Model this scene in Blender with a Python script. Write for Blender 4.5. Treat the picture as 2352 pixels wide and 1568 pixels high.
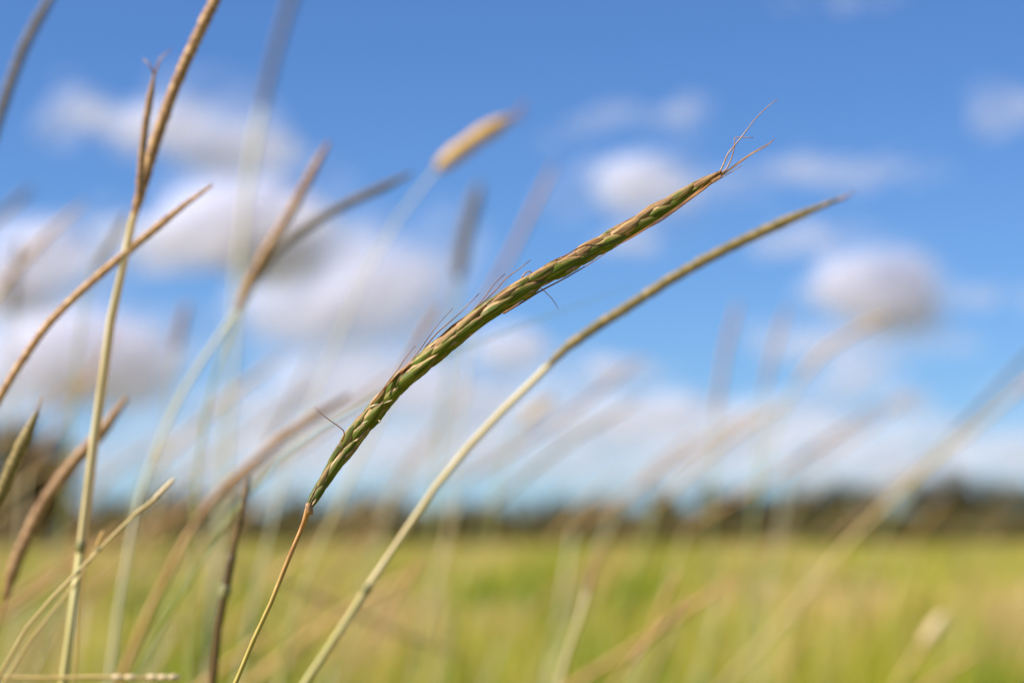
import bpy, math, random
import numpy as np
from mathutils import Vector, Matrix, noise

for o in list(bpy.data.objects):
    bpy.data.objects.remove(o)
scene = bpy.context.scene
COL = scene.collection
random.seed(7)
RNG = np.random.default_rng(7)
R = math.radians

# ------------------------------------------------------------------ camera
W, H = 2352.0, 1568.0            # picture units used for measuring the photograph
LENS, CAM_Z, PITCH, FOCUS = 85.0, 0.85, R(4.62), 0.45
FPX = W * LENS / 36.0
cam_data = bpy.data.cameras.new('camera')
cam = bpy.data.objects.new('camera', cam_data)
COL.objects.link(cam)
cam.location = (0, 0, CAM_Z)
cam.rotation_euler = (R(90) + PITCH, 0, 0)
cam_data.lens = LENS
cam_data.sensor_width = 36.0
cam_data.clip_start = 0.02
cam_data.clip_end = 60000
cam_data.dof.use_dof = True
cam_data.dof.focus_distance = FOCUS
cam_data.dof.aperture_fstop = 14.0
scene.camera = cam

# ------------------------------------------------------------------ world, sun, exposure
SUN_DIR = Vector((-0.72, -0.20, 0.66)).normalized()     # towards the sun
world = bpy.data.worlds.new('World')
scene.world = world
world.use_nodes = True
wn = world.node_tree.nodes
wl = world.node_tree.links
wn.clear()
sky = wn.new('ShaderNodeTexSky')
sky.sky_type = 'NISHITA'
sky.sun_disc = False
sky.sun_elevation = math.asin(SUN_DIR.z)
sky.sun_rotation = math.atan2(SUN_DIR.x, SUN_DIR.y)
sky.altitude = 1500
sky.air_density = 1.0
sky.dust_density = 0.1
sky.ozone_density = 6.0
bg = wn.new('ShaderNodeBackground')
bg.inputs['Strength'].default_value = 0.076
wo = wn.new('ShaderNodeOutputWorld')
tint = wn.new('ShaderNodeMix')              # the camera's deeper rendering of the blue, the same all over the sky
tint.data_type = 'RGBA'; tint.blend_type = 'MULTIPLY'
tint.inputs[0].default_value = 1.0
tint.inputs[7].default_value = (0.60, 0.77, 1.0, 1.0)
wl.new(sky.outputs[0], tint.inputs[6])
wl.new(tint.outputs[2], bg.inputs[0])
wl.new(bg.outputs[0], wo.inputs[0])

sun_data = bpy.data.lights.new('sun', 'SUN')
sun_data.energy = 4.8
sun_data.angle = R(0.53)
sun_data.color = (1.0, 0.965, 0.91)
sun = bpy.data.objects.new('sun', sun_data)
COL.objects.link(sun)
sun.rotation_euler = SUN_DIR.to_track_quat('Z', 'Y').to_euler()

scene.view_settings.view_transform = 'Standard'
scene.view_settings.look = 'None'
scene.view_settings.gamma = 1.0
scene.view_settings.use_curve_mapping = False
scene.view_settings.exposure = 0.75
scene.render.engine = 'CYCLES'
scene.cycles.use_denoising = True
scene.cycles.transparent_max_bounces = 64
scene.cycles.max_bounces = 14
scene.cycles.diffuse_bounces = 12
scene.cycles.transmission_bounces = 12


# ------------------------------------------------------------------ helpers
def srgb(r, g, b):
    f = lambda c: (c / 255 / 12.92) if c <= 10 else ((c / 255 + 0.055) / 1.055) ** 2.4
    return (f(r), f(g), f(b), 1.0)


_cp, _sp = math.cos(PITCH), math.sin(PITCH)


def at(x, y, z=FOCUS):
    """Point of the place seen at picture position (x, y), z metres in front of the camera."""
    u, v = (x - W / 2) / FPX * z, (H / 2 - y) / FPX * z
    return Vector((u, z * _cp - v * _sp, CAM_Z + z * _sp + v * _cp))


def px(n, z=FOCUS):
    """Real size of n picture units at z metres."""
    return n / FPX * z


def tag(o, label=None, cat=None, group=None, kind=None):
    if label: o['label'] = label
    if cat: o['category'] = cat
    if group: o['group'] = group
    if kind: o['kind'] = kind
    return o


def thing(name, base, label, cat, group=None):
    o = bpy.data.objects.new(name, None)
    o.empty_display_size = 0.05
    COL.objects.link(o)
    o.location = base
    return tag(o, label, cat, group)


def mesh_from(name, verts, faces, mats, smooth=True, uvs=None, fmat=None):
    me = bpy.data.meshes.new(name)
    me.from_pydata([tuple(v) for v in verts], [], faces)
    for m in (mats if isinstance(mats, (list, tuple)) else [mats]):
        me.materials.append(m)
    if smooth:
        me.polygons.foreach_set('use_smooth', [True] * len(me.polygons))
    if uvs is not None:
        lay = me.uv_layers.new(name='uv')
        idx = np.empty(len(me.loops), dtype=np.int32)
        me.loops.foreach_get('vertex_index', idx)
        lay.data.foreach_set('uv', np.asarray(uvs, dtype=np.float32)[idx].ravel())
    if fmat is not None:
        me.polygons.foreach_set('material_index', fmat)
    me.update()
    return me


def link(name, me, parent=None, loc=None):
    o = bpy.data.objects.new(name, me)
    COL.objects.link(o)
    if parent is not None:
        o.parent = parent
    if loc is not None:
        o.location = loc
    return o


def resample(pts, step):
    """Smooth curve through pts, sampled about every step metres."""
    P = [Vector(p) for p in pts]
    if len(P) == 2:
        P = [P[0], (P[0] + P[1]) / 2, P[1]]
    Q = [P[0] * 2 - P[1]] + P + [P[-1] * 2 - P[-2]]
    out = []
    for i in range(1, len(Q) - 2):
        p0, p1, p2, p3 = Q[i - 1:i + 3]
        n = max(1, int(round((p2 - p1).length / step)))
        for k in range(n):
            t = k / n
            out.append(0.5 * ((2 * p1) + (p2 - p0) * t + (2 * p0 - 5 * p1 + 4 * p2 - p3) * t * t
                              + (3 * p1 - p0 - 3 * p2 + p3) * t ** 3))
    out.append(P[-1])
    return out


def frames(path):
    """Tangent, view-facing normal and side vector along the path (parallel transport)."""
    n = len(path)
    T = [(path[min(i + 1, n - 1)] - path[max(i - 1, 0)]).normalized() for i in range(n)]
    N0 = Vector((0, -1, 0))
    N = []
    cur = N0
    for t in T:
        cur = (cur - t * cur.dot(t))
        if cur.length < 1e-5:
            cur = Vector((1, 0, 0)) - t * t.x
        cur = cur.normalized()
        N.append(cur.copy())
    B = [N[i].cross(T[i]).normalized() for i in range(n)]
    return T, N, B


def tube(path, rad, sides=8, base=Vector((0, 0, 0)), bump=None):
    """Tapered closed tube; rad(t) or rad(t, angle) with t in 0..1 along the length."""
    T, N, B = frames(path)
    n = len(path)
    L = [0.0]
    for i in range(1, n):
        L.append(L[-1] + (path[i] - path[i - 1]).length)
    tot = L[-1] or 1
    V, F, U = [], [], []
    for i in range(n):
        t = L[i] / tot
        for k in range(sides):
            a = 2 * math.pi * k / sides
            r = rad(t) * (bump(L[i], a) if bump else 1.0)
            V.append(path[i] + (N[i] * math.cos(a) + B[i] * math.sin(a)) * r - base)
            U.append((k / sides, t))
    for i in range(n - 1):
        for k in range(sides):
            a, b = i * sides + k, i * sides + (k + 1) % sides
            F.append((a, b, b + sides, a + sides))
    F.append(tuple(range(sides - 1, -1, -1)))
    F.append(tuple((n - 1) * sides + k for k in range(sides)))
    return V, F, U


def to_ground(p, d, step=0.06):
    """Carry a stem on from p along d, bending towards straight down, until it meets the ground."""
    pts = []
    d = Vector(d).normalized()
    p = Vector(p)
    while p.z > 0.0 and len(pts) < 80:
        d = (d * 0.86 + Vector((0, 0, -1)) * 0.14).normalized()
        q = p + d * step
        if q.z < 0:
            q = p + d * (p.z / max(1e-4, -d.z))
            q.z = -0.002
        pts.append(q.copy())
        p = q
        if p.z <= 0: break
    return pts


# ------------------------------------------------------------------ materials
def new_mat(name):
    m = bpy.data.materials.new(name)
    m.use_nodes = True
    nt = m.node_tree
    nt.nodes.clear()
    out = nt.nodes.new('ShaderNodeOutputMaterial')
    return m, nt, out


def ramp(nt, stops, fac=None):
    n = nt.nodes.new('ShaderNodeValToRGB')
    e = n.color_ramp.elements
    while len(e) < len(stops): e.new(0.5)
    for k, (p, c) in enumerate(stops):
        e[k].position = p
        e[k].color = c if len(c) == 4 else (*c, 1)
    if fac is not None: nt.links.new(fac, n.inputs[0])
    return n


def math_n(nt, op, a, b=None, c=None, clamp=False):
    n = nt.nodes.new('ShaderNodeMath')
    n.operation = op
    n.use_clamp = clamp
    for i, v in enumerate((a, b, c)):
        if v is None: continue
        if isinstance(v, (int, float)): n.inputs[i].default_value = v
        else: nt.links.new(v, n.inputs[i])
    return n.outputs[0]


def mixc(nt, fac, a, b):
    n = nt.nodes.new('ShaderNodeMix')
    n.data_type = 'RGBA'
    for sock, v in ((n.inputs[0], fac), (n.inputs[6], a), (n.inputs[7], b)):
        if isinstance(v, (int, float)): sock.default_value = v
        elif isinstance(v, tuple): sock.default_value = v
        else: nt.links.new(v, sock)
    return n.outputs[2]


def smooth(nt, v, lo, hi):
    n = nt.nodes.new('ShaderNodeMapRange')
    n.interpolation_type = 'SMOOTHSTEP'
    nt.links.new(v, n.inputs[0])
    n.inputs[1].default_value, n.inputs[2].default_value = lo, hi
    return n.outputs[0]


def plant_mat(name, cols, scale=(3, 60), rough=0.5, transl=0.0, seed=0.0, spec=0.35, bump=0.0):
    """Fibrous plant skin: noise drawn out along the length (uv), colours cols, a little translucency."""
    m, nt, out = new_mat(name)
    uv = nt.nodes.new('ShaderNodeUVMap'); uv.uv_map = 'uv'
    oi = nt.nodes.new('ShaderNodeObjectInfo')
    mp = nt.nodes.new('ShaderNodeMapping')
    mp.inputs['Scale'].default_value = (scale[0], scale[1], 1)
    nt.links.new(uv.outputs[0], mp.inputs[0])
    nt.links.new(math_n(nt, 'MULTIPLY', oi.outputs['Random'], 40.0), mp.inputs['Location'])
    nz = nt.nodes.new('ShaderNodeTexNoise')
    nz.inputs['Scale'].default_value = 1.0
    nz.inputs['Detail'].default_value = 4
    nt.links.new(mp.outputs[0], nz.inputs['Vector'])
    k = len(cols)
    rp = ramp(nt, [(0.3 + 0.4 * i / max(1, k - 1), c) for i, c in enumerate(cols)], nz.outputs[0])
    bs = nt.nodes.new('ShaderNodeBsdfPrincipled')
    nt.links.new(rp.outputs[0], bs.inputs['Base Color'])
    bs.inputs['Roughness'].default_value = rough
    bs.inputs['Specular IOR Level'].default_value = spec
    if bump:
        bp = nt.nodes.new('ShaderNodeBump')
        bp.inputs['Strength'].default_value = bump
        bp.inputs['Distance'].default_value = 0.0005
        nt.links.new(nz.outputs[0], bp.inputs['Height'])
        nt.links.new(bp.outputs[0], bs.inputs['Normal'])
    sh = bs.outputs[0]
    if transl:
        tr = nt.nodes.new('ShaderNodeBsdfTranslucent')
        nt.links.new(rp.outputs[0], tr.inputs[0])
        mx = nt.nodes.new('ShaderNodeMixShader')
        mx.inputs[0].default_value = transl
        nt.links.new(sh, mx.inputs[1]); nt.links.new(tr.outputs[0], mx.inputs[2])
        sh = mx.outputs[0]
    nt.links.new(sh, out.inputs[0])
    return m


M = {}
M['culm_pale'] = plant_mat('pale_culm', [srgb(176, 152, 94), srgb(212, 190, 134), srgb(224, 206, 158)], (7, 60), 0.45)
M['culm_white'] = plant_mat('white_culm', [srgb(212, 202, 158), srgb(228, 220, 184)], (2, 20), 0.5)
M['culm_green'] = plant_mat('green_culm', [srgb(128, 140, 66), srgb(168, 170, 92), srgb(196, 190, 120)], (7, 60), 0.45)
M['culm_tan'] = plant_mat('tan_culm', [srgb(148, 104, 58), srgb(190, 146, 84), srgb(206, 170, 110)], (7, 60), 0.45)
M['culm_brown'] = plant_mat('brown_culm', [srgb(76, 58, 26), srgb(112, 86, 44), srgb(142, 108, 72)], (2, 14), 0.55)
M['main_culm'] = plant_mat('main_culm', [srgb(172, 116, 72), srgb(186, 138, 80), srgb(190, 156, 80)], (3, 60), 0.4, bump=0.2)
M['head_tan'] = plant_mat('tan_head', [srgb(126, 84, 46), srgb(186, 138, 80), srgb(222, 180, 118)], (5, 60), 0.55, bump=0.3)
M['head_brown'] = plant_mat('brown_head', [srgb(100, 70, 38), srgb(166, 122, 74), srgb(220, 178, 116)], (5, 60), 0.55, bump=0.3)
M['head_red'] = plant_mat('reddish_head', [srgb(116, 80, 46), srgb(160, 120, 76), srgb(192, 154, 108)], (5, 50), 0.55)
M['head_olive'] = plant_mat('olive_head', [srgb(86, 76, 34), srgb(138, 118, 62), srgb(176, 146, 88)], (5, 60), 0.55, bump=0.3)
M['head_grey'] = plant_mat('greyish_head', [srgb(74, 66, 50), srgb(112, 100, 78), srgb(142, 122, 98)], (5, 50), 0.6)
M['head_gold'] = plant_mat('golden_head', [srgb(176, 130, 60), srgb(206, 162, 90), srgb(222, 186, 120)], (5, 40), 0.5)
M['leaf'] = plant_mat('green_leaf', [srgb(120, 134, 48), srgb(150, 160, 74), srgb(178, 182, 104)], (4, 12), 0.45, transl=0.35)
M['leaf_bright'] = plant_mat('bright_leaf', [srgb(84, 126, 30), srgb(116, 150, 40)], (4, 12), 0.45, transl=0.4)
M['leaf_dry'] = plant_mat('dry_leaf', [srgb(150, 122, 70), srgb(190, 164, 104), srgb(208, 186, 130)], (5, 12), 0.55, transl=0.3)
M['sheath'] = plant_mat('leaf_sheath', [srgb(150, 138, 74), srgb(188, 174, 106), srgb(208, 194, 132)], (8, 14), 0.5)
M['culm_straw'] = plant_mat('straw_culm', [srgb(160, 130, 72), srgb(202, 172, 104), srgb(216, 190, 128)], (6, 60), 0.45)
M['head_pale'] = plant_mat('pale_head', [srgb(192, 156, 106), srgb(222, 194, 144), srgb(232, 212, 172)], (5, 40), 0.55)
M['node'] = plant_mat('stem_node', [srgb(120, 116, 66), srgb(150, 140, 90)], (3, 3), 0.5)
M['bark'] = plant_mat('bark', [srgb(60, 50, 40), srgb(96, 84, 70)], (6, 8), 0.8)
M['awn_dark'] = plant_mat('dark_awn', [srgb(70, 40, 24), srgb(140, 88, 44), srgb(186, 130, 66)], (1, 6), 0.4)
M['awn_tan'] = plant_mat('tan_awn', [srgb(132, 88, 50), srgb(176, 128, 78), srgb(206, 170, 124)], (1, 5), 0.4)
M['flake'] = plant_mat('pale_flake', [srgb(214, 190, 140), srgb(240, 226, 190)], (4, 3), 0.5, transl=0.3)
M['rachis'] = plant_mat('rachis', [srgb(66, 52, 24), srgb(104, 90, 40)], (6, 80), 0.6)


def main_culm_material():
    m, nt, out = new_mat('reddish_to_green_culm')
    uv = nt.nodes.new('ShaderNodeUVMap'); uv.uv_map = 'uv'
    sp = nt.nodes.new('ShaderNodeSeparateXYZ'); nt.links.new(uv.outputs[0], sp.inputs[0])
    mp = nt.nodes.new('ShaderNodeMapping'); mp.inputs['Scale'].default_value = (6, 220, 1)
    nt.links.new(uv.outputs[0], mp.inputs[0])
    nz = nt.nodes.new('ShaderNodeTexNoise'); nz.inputs['Scale'].default_value = 1; nz.inputs['Detail'].default_value = 3
    nt.links.new(mp.outputs[0], nz.inputs['Vector'])
    up = ramp(nt, [(.35, srgb(160, 104, 56)), (.65, srgb(200, 150, 84))], nz.outputs[0])
    lo = ramp(nt, [(.35, srgb(164, 140, 54)), (.65, srgb(200, 178, 90))], nz.outputs[0])
    c = mixc(nt, smooth(nt, sp.outputs[1], .966, .994), lo.outputs[0], up.outputs[0])
    bs = nt.nodes.new('ShaderNodeBsdfPrincipled'); bs.inputs['Roughness'].default_value = .45
    nt.links.new(c, bs.inputs['Base Color']); nt.links.new(bs.outputs[0], out.inputs[0])
    return m


M['main_culm'] = main_culm_material()


def spikelet_material():
    m, nt, out = new_mat('spikelet_husk')
    uv = nt.nodes.new('ShaderNodeUVMap'); uv.uv_map = 'uv'
    sp = nt.nodes.new('ShaderNodeSeparateXYZ')
    nt.links.new(uv.outputs[0], sp.inputs[0])
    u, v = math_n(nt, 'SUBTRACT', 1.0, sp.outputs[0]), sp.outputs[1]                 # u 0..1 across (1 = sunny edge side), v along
    oi = nt.nodes.new('ShaderNodeObjectInfo')
    sc = nt.nodes.new('ShaderNodeSeparateColor')
    nt.links.new(oi.outputs['Color'], sc.inputs[0])
    tone = sc.outputs[0]
    off = nt.nodes.new('ShaderNodeCombineXYZ')
    nt.links.new(math_n(nt, 'MULTIPLY', oi.outputs['Random'], 50.0), off.inputs[2])
    mp = nt.nodes.new('ShaderNodeMapping')
    mp.inputs['Scale'].default_value = (12, 1.3, 1)
    nt.links.new(uv.outputs[0], mp.inputs[0]); nt.links.new(off.outputs[0], mp.inputs['Location'])
    fib = nt.nodes.new('ShaderNodeTexNoise')
    fib.inputs['Scale'].default_value = 1; fib.inputs['Detail'].default_value = 3
    nt.links.new(mp.outputs[0], fib.inputs['Vector'])
    mp2 = nt.nodes.new('ShaderNodeMapping')
    mp2.inputs['Scale'].default_value = (3, 3.5, 1)
    nt.links.new(uv.outputs[0], mp2.inputs[0]); nt.links.new(off.outputs[0], mp2.inputs['Location'])
    blot = nt.nodes.new('ShaderNodeTexNoise')
    blot.inputs['Scale'].default_value = 1; blot.inputs['Detail'].default_value = 4
    nt.links.new(mp2.outputs[0], blot.inputs['Vector'])
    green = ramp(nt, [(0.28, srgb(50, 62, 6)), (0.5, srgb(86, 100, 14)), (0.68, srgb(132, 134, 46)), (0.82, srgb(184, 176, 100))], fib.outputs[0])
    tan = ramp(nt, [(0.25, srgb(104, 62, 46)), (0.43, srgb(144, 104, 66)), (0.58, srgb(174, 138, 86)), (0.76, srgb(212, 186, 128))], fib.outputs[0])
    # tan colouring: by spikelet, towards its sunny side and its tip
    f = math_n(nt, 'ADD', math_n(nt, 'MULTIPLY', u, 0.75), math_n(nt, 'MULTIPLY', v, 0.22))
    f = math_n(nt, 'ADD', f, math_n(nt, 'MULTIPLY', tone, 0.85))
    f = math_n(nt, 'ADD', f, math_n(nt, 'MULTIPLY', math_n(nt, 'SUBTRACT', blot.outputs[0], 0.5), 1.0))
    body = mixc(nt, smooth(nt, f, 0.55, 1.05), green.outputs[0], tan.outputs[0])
    # papery pale margin, pinkish at the tip
    edge = math_n(nt, 'ABSOLUTE', math_n(nt, 'SUBTRACT', math_n(nt, 'MULTIPLY', u, 2.0), 1.0))
    edge = math_n(nt, 'ADD', edge, math_n(nt, 'MULTIPLY', math_n(nt, 'SUBTRACT', fib.outputs[0], 0.5), 0.35))
    em = smooth(nt, edge, 0.74, 0.95)
    tip = smooth(nt, math_n(nt, 'ADD', v, math_n(nt, 'MULTIPLY', math_n(nt, 'SUBTRACT', blot.outputs[0], 0.5), 0.25)), 0.8, 0.96)
    margin = mixc(nt, blot.outputs[0], srgb(150, 92, 72), srgb(222, 194, 142))
    col = mixc(nt, math_n(nt, 'MULTIPLY', em, 0.75), body, margin)
    col = mixc(nt, math_n(nt, 'MULTIPLY', tip, 0.45), col, mixc(nt, blot.outputs[0], srgb(136, 66, 60), srgb(196, 146, 104)))
    bs = nt.nodes.new('ShaderNodeBsdfPrincipled')
    nt.links.new(col, bs.inputs['Base Color'])
    bs.inputs['Roughness'].default_value = 0.5
    bs.inputs['Specular IOR Level'].default_value = 0.22
    bp = nt.nodes.new('ShaderNodeBump')
    bp.inputs['Strength'].default_value = 0.9
    bp.inputs['Distance'].default_value = 0.00015
    nt.links.new(fib.outputs[0], bp.inputs['Height'])
    nt.links.new(bp.outputs[0], bs.inputs['Normal'])
    nt.links.new(bs.outputs[0], out.inputs[0])
    return m


M['spikelet'] = spikelet_material()


def cloud_mat(name, a, tint=(0.91, 0.89, 0.945, 1)):
    m, nt, out = new_mat(name)
    df = nt.nodes.new('ShaderNodeBsdfDiffuse'); df.inputs[0].default_value = tint
    tl = nt.nodes.new('ShaderNodeBsdfTranslucent'); tl.inputs[0].default_value = tint
    m1 = nt.nodes.new('ShaderNodeMixShader'); m1.inputs[0].default_value = 0.5
    nt.links.new(df.outputs[0], m1.inputs[1]); nt.links.new(tl.outputs[0], m1.inputs[2])
    tr = nt.nodes.new('ShaderNodeBsdfTransparent')
    m2 = nt.nodes.new('ShaderNodeMixShader'); m2.inputs[0].default_value = a
    nt.links.new(tr.outputs[0], m2.inputs[1]); nt.links.new(m1.outputs[0], m2.inputs[2])
    nt.links.new(m2.outputs[0], out.inputs[0])
    return m


# ------------------------------------------------------------------ setting: ground, hills
def build_ground():
    m, nt, out = new_mat('field_ground')
    tc = nt.nodes.new('ShaderNodeTexCoord')
    n1 = nt.nodes.new('ShaderNodeTexNoise'); n1.inputs['Scale'].default_value = 0.35; n1.inputs['Detail'].default_value = 6
    n2 = nt.nodes.new('ShaderNodeTexNoise'); n2.inputs['Scale'].default_value = 9; n2.inputs['Detail'].default_value = 4
    nt.links.new(tc.outputs['Object'], n1.inputs['Vector']); nt.links.new(tc.outputs['Object'], n2.inputs['Vector'])
    a = ramp(nt, [(0.35, srgb(112, 112, 40)), (0.5, srgb(140, 130, 58)), (0.65, srgb(160, 140, 76))], n1.outputs[0])
    b = mixc(nt, math_n(nt, 'MULTIPLY', n2.outputs[0], 0.5), a.outputs[0], srgb(84, 80, 34))
    bs = nt.nodes.new('ShaderNodeBsdfPrincipled'); bs.inputs['Roughness'].default_value = 0.95
    bs.inputs['Specular IOR Level'].default_value = 0.1
    nt.links.new(b, bs.inputs['Base Color']); nt.links.new(bs.outputs[0], out.inputs[0])
    radii = [0, 3, 8, 20, 50, 120, 300, 800, 2500, 8000, 30000]
    V, F = [(0, 0, 0)], []
    S = 48
    for r in radii[1:]:
        for k in range(S):
            a_ = 2 * math.pi * k / S
            V.append((r * math.cos(a_), r * math.sin(a_), 0))
    for k in range(S):
        F.append((0, 1 + k, 1 + (k + 1) % S))
    for i in range(len(radii) - 2):
        for k in range(S):
            p, q = 1 + i * S + k, 1 + i * S + (k + 1) % S
            F.append((p, p + S, q + S, q))
    tag(link('ground', mesh_from('ground', V, F, m, smooth=False)), kind='structure')


build_ground()


def build_hills():
    m, nt, out = new_mat('forested_hill')
    tc = nt.nodes.new('ShaderNodeTexCoord')
    n1 = nt.nodes.new('ShaderNodeTexNoise'); n1.inputs['Scale'].default_value = 0.02; n1.inputs['Detail'].default_value = 5
    nt.links.new(tc.outputs['Object'], n1.inputs['Vector'])
    a = ramp(nt, [(0.3, srgb(52, 64, 50)), (0.7, srgb(86, 98, 84))], n1.outputs[0])
    bs = nt.nodes.new('ShaderNodeBsdfPrincipled'); bs.inputs['Roughness'].default_value = 1
    nt.links.new(a.outputs[0], bs.inputs['Base Color']); nt.links.new(bs.outputs[0], out.inputs[0])
    V, F = [], []
    nx, ny = 90, 8
    for j in range(ny):
        for i in range(nx):
            x = -3200 + 6400 * i / (nx - 1)
            y = 3600 + 1200 * j / (ny - 1)
            s = math.sin(math.pi * j / (ny - 1))
            h = (34 + 16 * noise.noise(Vector((x * 0.0012, 3.3, 0))) + 7 * noise.noise(Vector((x * 0.006, 9.1, y * .004)))) * s - 1
            V.append((x, y, h))
    for j in range(ny - 1):
        for i in range(nx - 1):
            p = j * nx + i
            F.append((p, p + 1, p + nx + 1, p + nx))
    tag(link('hills', mesh_from('hills', V, F, m)), kind='structure')


build_hills()

# ------------------------------------------------------------------ clouds
M['cloud_dense'] = cloud_mat('cloud_dense', 0.15)
M['cloud_mid'] = cloud_mat('cloud_mid', 0.085)
M['cloud_thin'] = cloud_mat('cloud_thin', 0.045)
_ico = None


def ico(sub):
    import bmesh
    bm = bmesh.new()
    bmesh.ops.create_icosphere(bm, subdivisions=sub, radius=1)
    V = np.array([v.co[:] for v in bm.verts]); F = [tuple(v.index for v in f.verts) for f in bm.faces]
    bm.free()
    return V, F


ICO2 = ico(2)


def cloud(cx, cy, w, h, label, mat='cloud_mid', n=26, dist=6500, seed=0, tilt=0.0):
    """A cumulus of many lumpy puffs, w x h picture units across, standing dist metres away."""
    rg = random.Random(seed * 77 + 5)
    s = dist / FPX
    c = at(cx, cy, dist)
    V, F, fm = [], [], []
    n = int(n * 1.5)
    lobes = [(rg.uniform(-1, 1), rg.uniform(-.7, .7), rg.uniform(-.6, .6), rg.uniform(.55, 1.15)) for _ in range(3 + int(1.3 * w / h))]
    for k in range(n):
        wisp = k % 5 in (1, 3)
        lb = rg.choice(lobes)
        sp = .34 * lb[3]
        a = max(-1, min(1, lb[0] * .95 + rg.gauss(0, sp)))
        b = max(-1, min(1, lb[1] * .95 + rg.gauss(0, sp)))
        d = max(-1, min(1, lb[2] + rg.gauss(0, .3)))
        e = 1.18 if wisp else .92
        ox = a * w * 0.44 * e
        oz = b * h * 0.36 * e - abs(a) * h * 0.05 + a * w * 0.38 * tilt
        oy = d * w * 0.3
        r = (0.14 + 0.24 * rg.random() * lb[3]) * h * (1 - 0.35 * abs(a)) * (1.1 if wisp else 1)
        lo, hi = (1.3, 2.4) if w > 1.5 * h else (1.0, 1.6)
        rx = r * rg.uniform(lo, hi)
        rot = rg.uniform(-.25, .25)
        base = len(V)
        for v in ICO2[0]:
            vv = Vector(v)
            f = 1 + 0.34 * noise.noise(vv * 1.7 + Vector((k * 3.1, seed * 7.7, 0)))
            q = Vector((vv.x * rx, vv.y * rx, vv.z * r)) * f
            q = Matrix.Rotation(rot, 3, 'Y') @ q
            V.append(((q.x + ox) * s, (q.y + oy) * s, (q.z + oz) * s))
        F += [tuple(i + base for i in f) for f in ICO2[1]]
        fm += [1 if wisp else 0] * len(ICO2[1])
    o = link('cloud', mesh_from('cloud', V, F, [M[mat], M['cloud_thin']], fmat=fm), None, c)
    tag(o, label, 'cloud', 'clouds in the blue sky')
    return o


def cloud_field():
    C = [
        (178, 268, 130, 170, 'small upright white cloud alone at the upper left of the sky', 'cloud_mid', 9, 6000),
        (490, 305, 470, 190, 'broad grey-white cloud behind the tall double seed head', 'cloud_mid', 34, 6500),
        (460, 510, 620, 260, 'large bright white cloud behind the crossing tan seed heads at left', 'cloud_dense', 54, 7200),
        (90, 640, 420, 230, 'white cloud touching the left edge of the picture', 'cloud_dense', 30, 7800),
        (800, 640, 460, 330, 'tall lavender-white cloud left of the sharp seed head', 'cloud_mid', 44, 8200),
        (1490, 425, 400, 180, 'lavender cloud just left of the tip of the sharp seed head', 'cloud_mid', 24, 6600),
        (1535, 252, 180, 90, 'small slanting wisp of cloud above the lavender cloud', 'cloud_mid', 8, 5800),
        (1370, 285, 260, 60, 'very faint thin veil of cloud beside the small slanting wisp', 'cloud_thin', 16, 6000),
        (1900, 390, 520, 90, 'long flat pale cloud right of the sharp seed head tip', 'cloud_thin', 30, 6800),
        (2003, 645, 270, 240, 'brightest puffy white cloud at the right, in clear blue sky', 'cloud_dense', 42, 7000),
        (1880, 548, 320, 90, 'faint flat cloud above the brightest puffy cloud', 'cloud_thin', 26, 7000),
        (2270, 675, 280, 80, 'flat lavender cloud at the right edge beside the brightest puffy cloud', 'cloud_thin', 22, 7600),
        (2310, 225, 190, 160, 'faint pinkish cloud at the upper right edge', 'cloud_thin', 9, 5600),
        (2092, 915, 120, 90, 'small round bright cloud low at the right', 'cloud_dense', 12, 9500),
        (1970, 870, 170, 100, 'faint small cloud left of the small round bright cloud', 'cloud_thin', 20, 9400),
        (1425, 845, 180, 100, 'small white cloud below the bend of the second seed head', 'cloud_mid', 14, 9000),
        (1180, 805, 230, 120, 'white cloud right behind the middle of the sharp seed head', 'cloud_dense', 16, 8800),
        (1470, 560, 200, 70, 'faint veil of cloud just under the sharp seed head', 'cloud_thin', 20, 7400),
        (1920, -5, 300, 40, 'faint streak of cloud cut by the top edge of the sky', 'cloud_thin', 22, 5200),
        (250, 830, 640, 260, 'wide bright cloud bank low at the left', 'cloud_dense', 52, 9800),
        (850, 880, 800, 230, 'wide grey-white cloud bank low behind the sharp seed head', 'cloud_mid', 36, 10400),
        (1500, 950, 760, 150, 'pale cloud bank low in the middle of the sky', 'cloud_thin', 60, 11000),
        (1950, 800, 520, 120, 'thin lavender cloud under the brightest puffy cloud', 'cloud_thin', 40, 9900),
        (700, 1040, 1500, 200, 'long hazy cloud layer over the treeline at left', 'cloud_thin', 60, 12500),
        (1250, 1000, 2700, 260, 'thin veil of haze all along the low sky, shaped from cloud puffs', 'cloud_thin', 90, 13500),  # haze of the low sky, imitated by a wide sheet of thin puffs
        (1850, 1050, 1300, 180, 'long bluish cloud layer over the treeline at right', 'cloud_thin', 46, 12800),
    ]
    for i, (cx, cy, w, h, lab, mat, n, d) in enumerate(C):
        cloud(cx, cy, w, h, lab, mat, n, d, seed=i + 1, tilt=0.35 if 'slanting' in lab else 0)


cloud_field()


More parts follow.
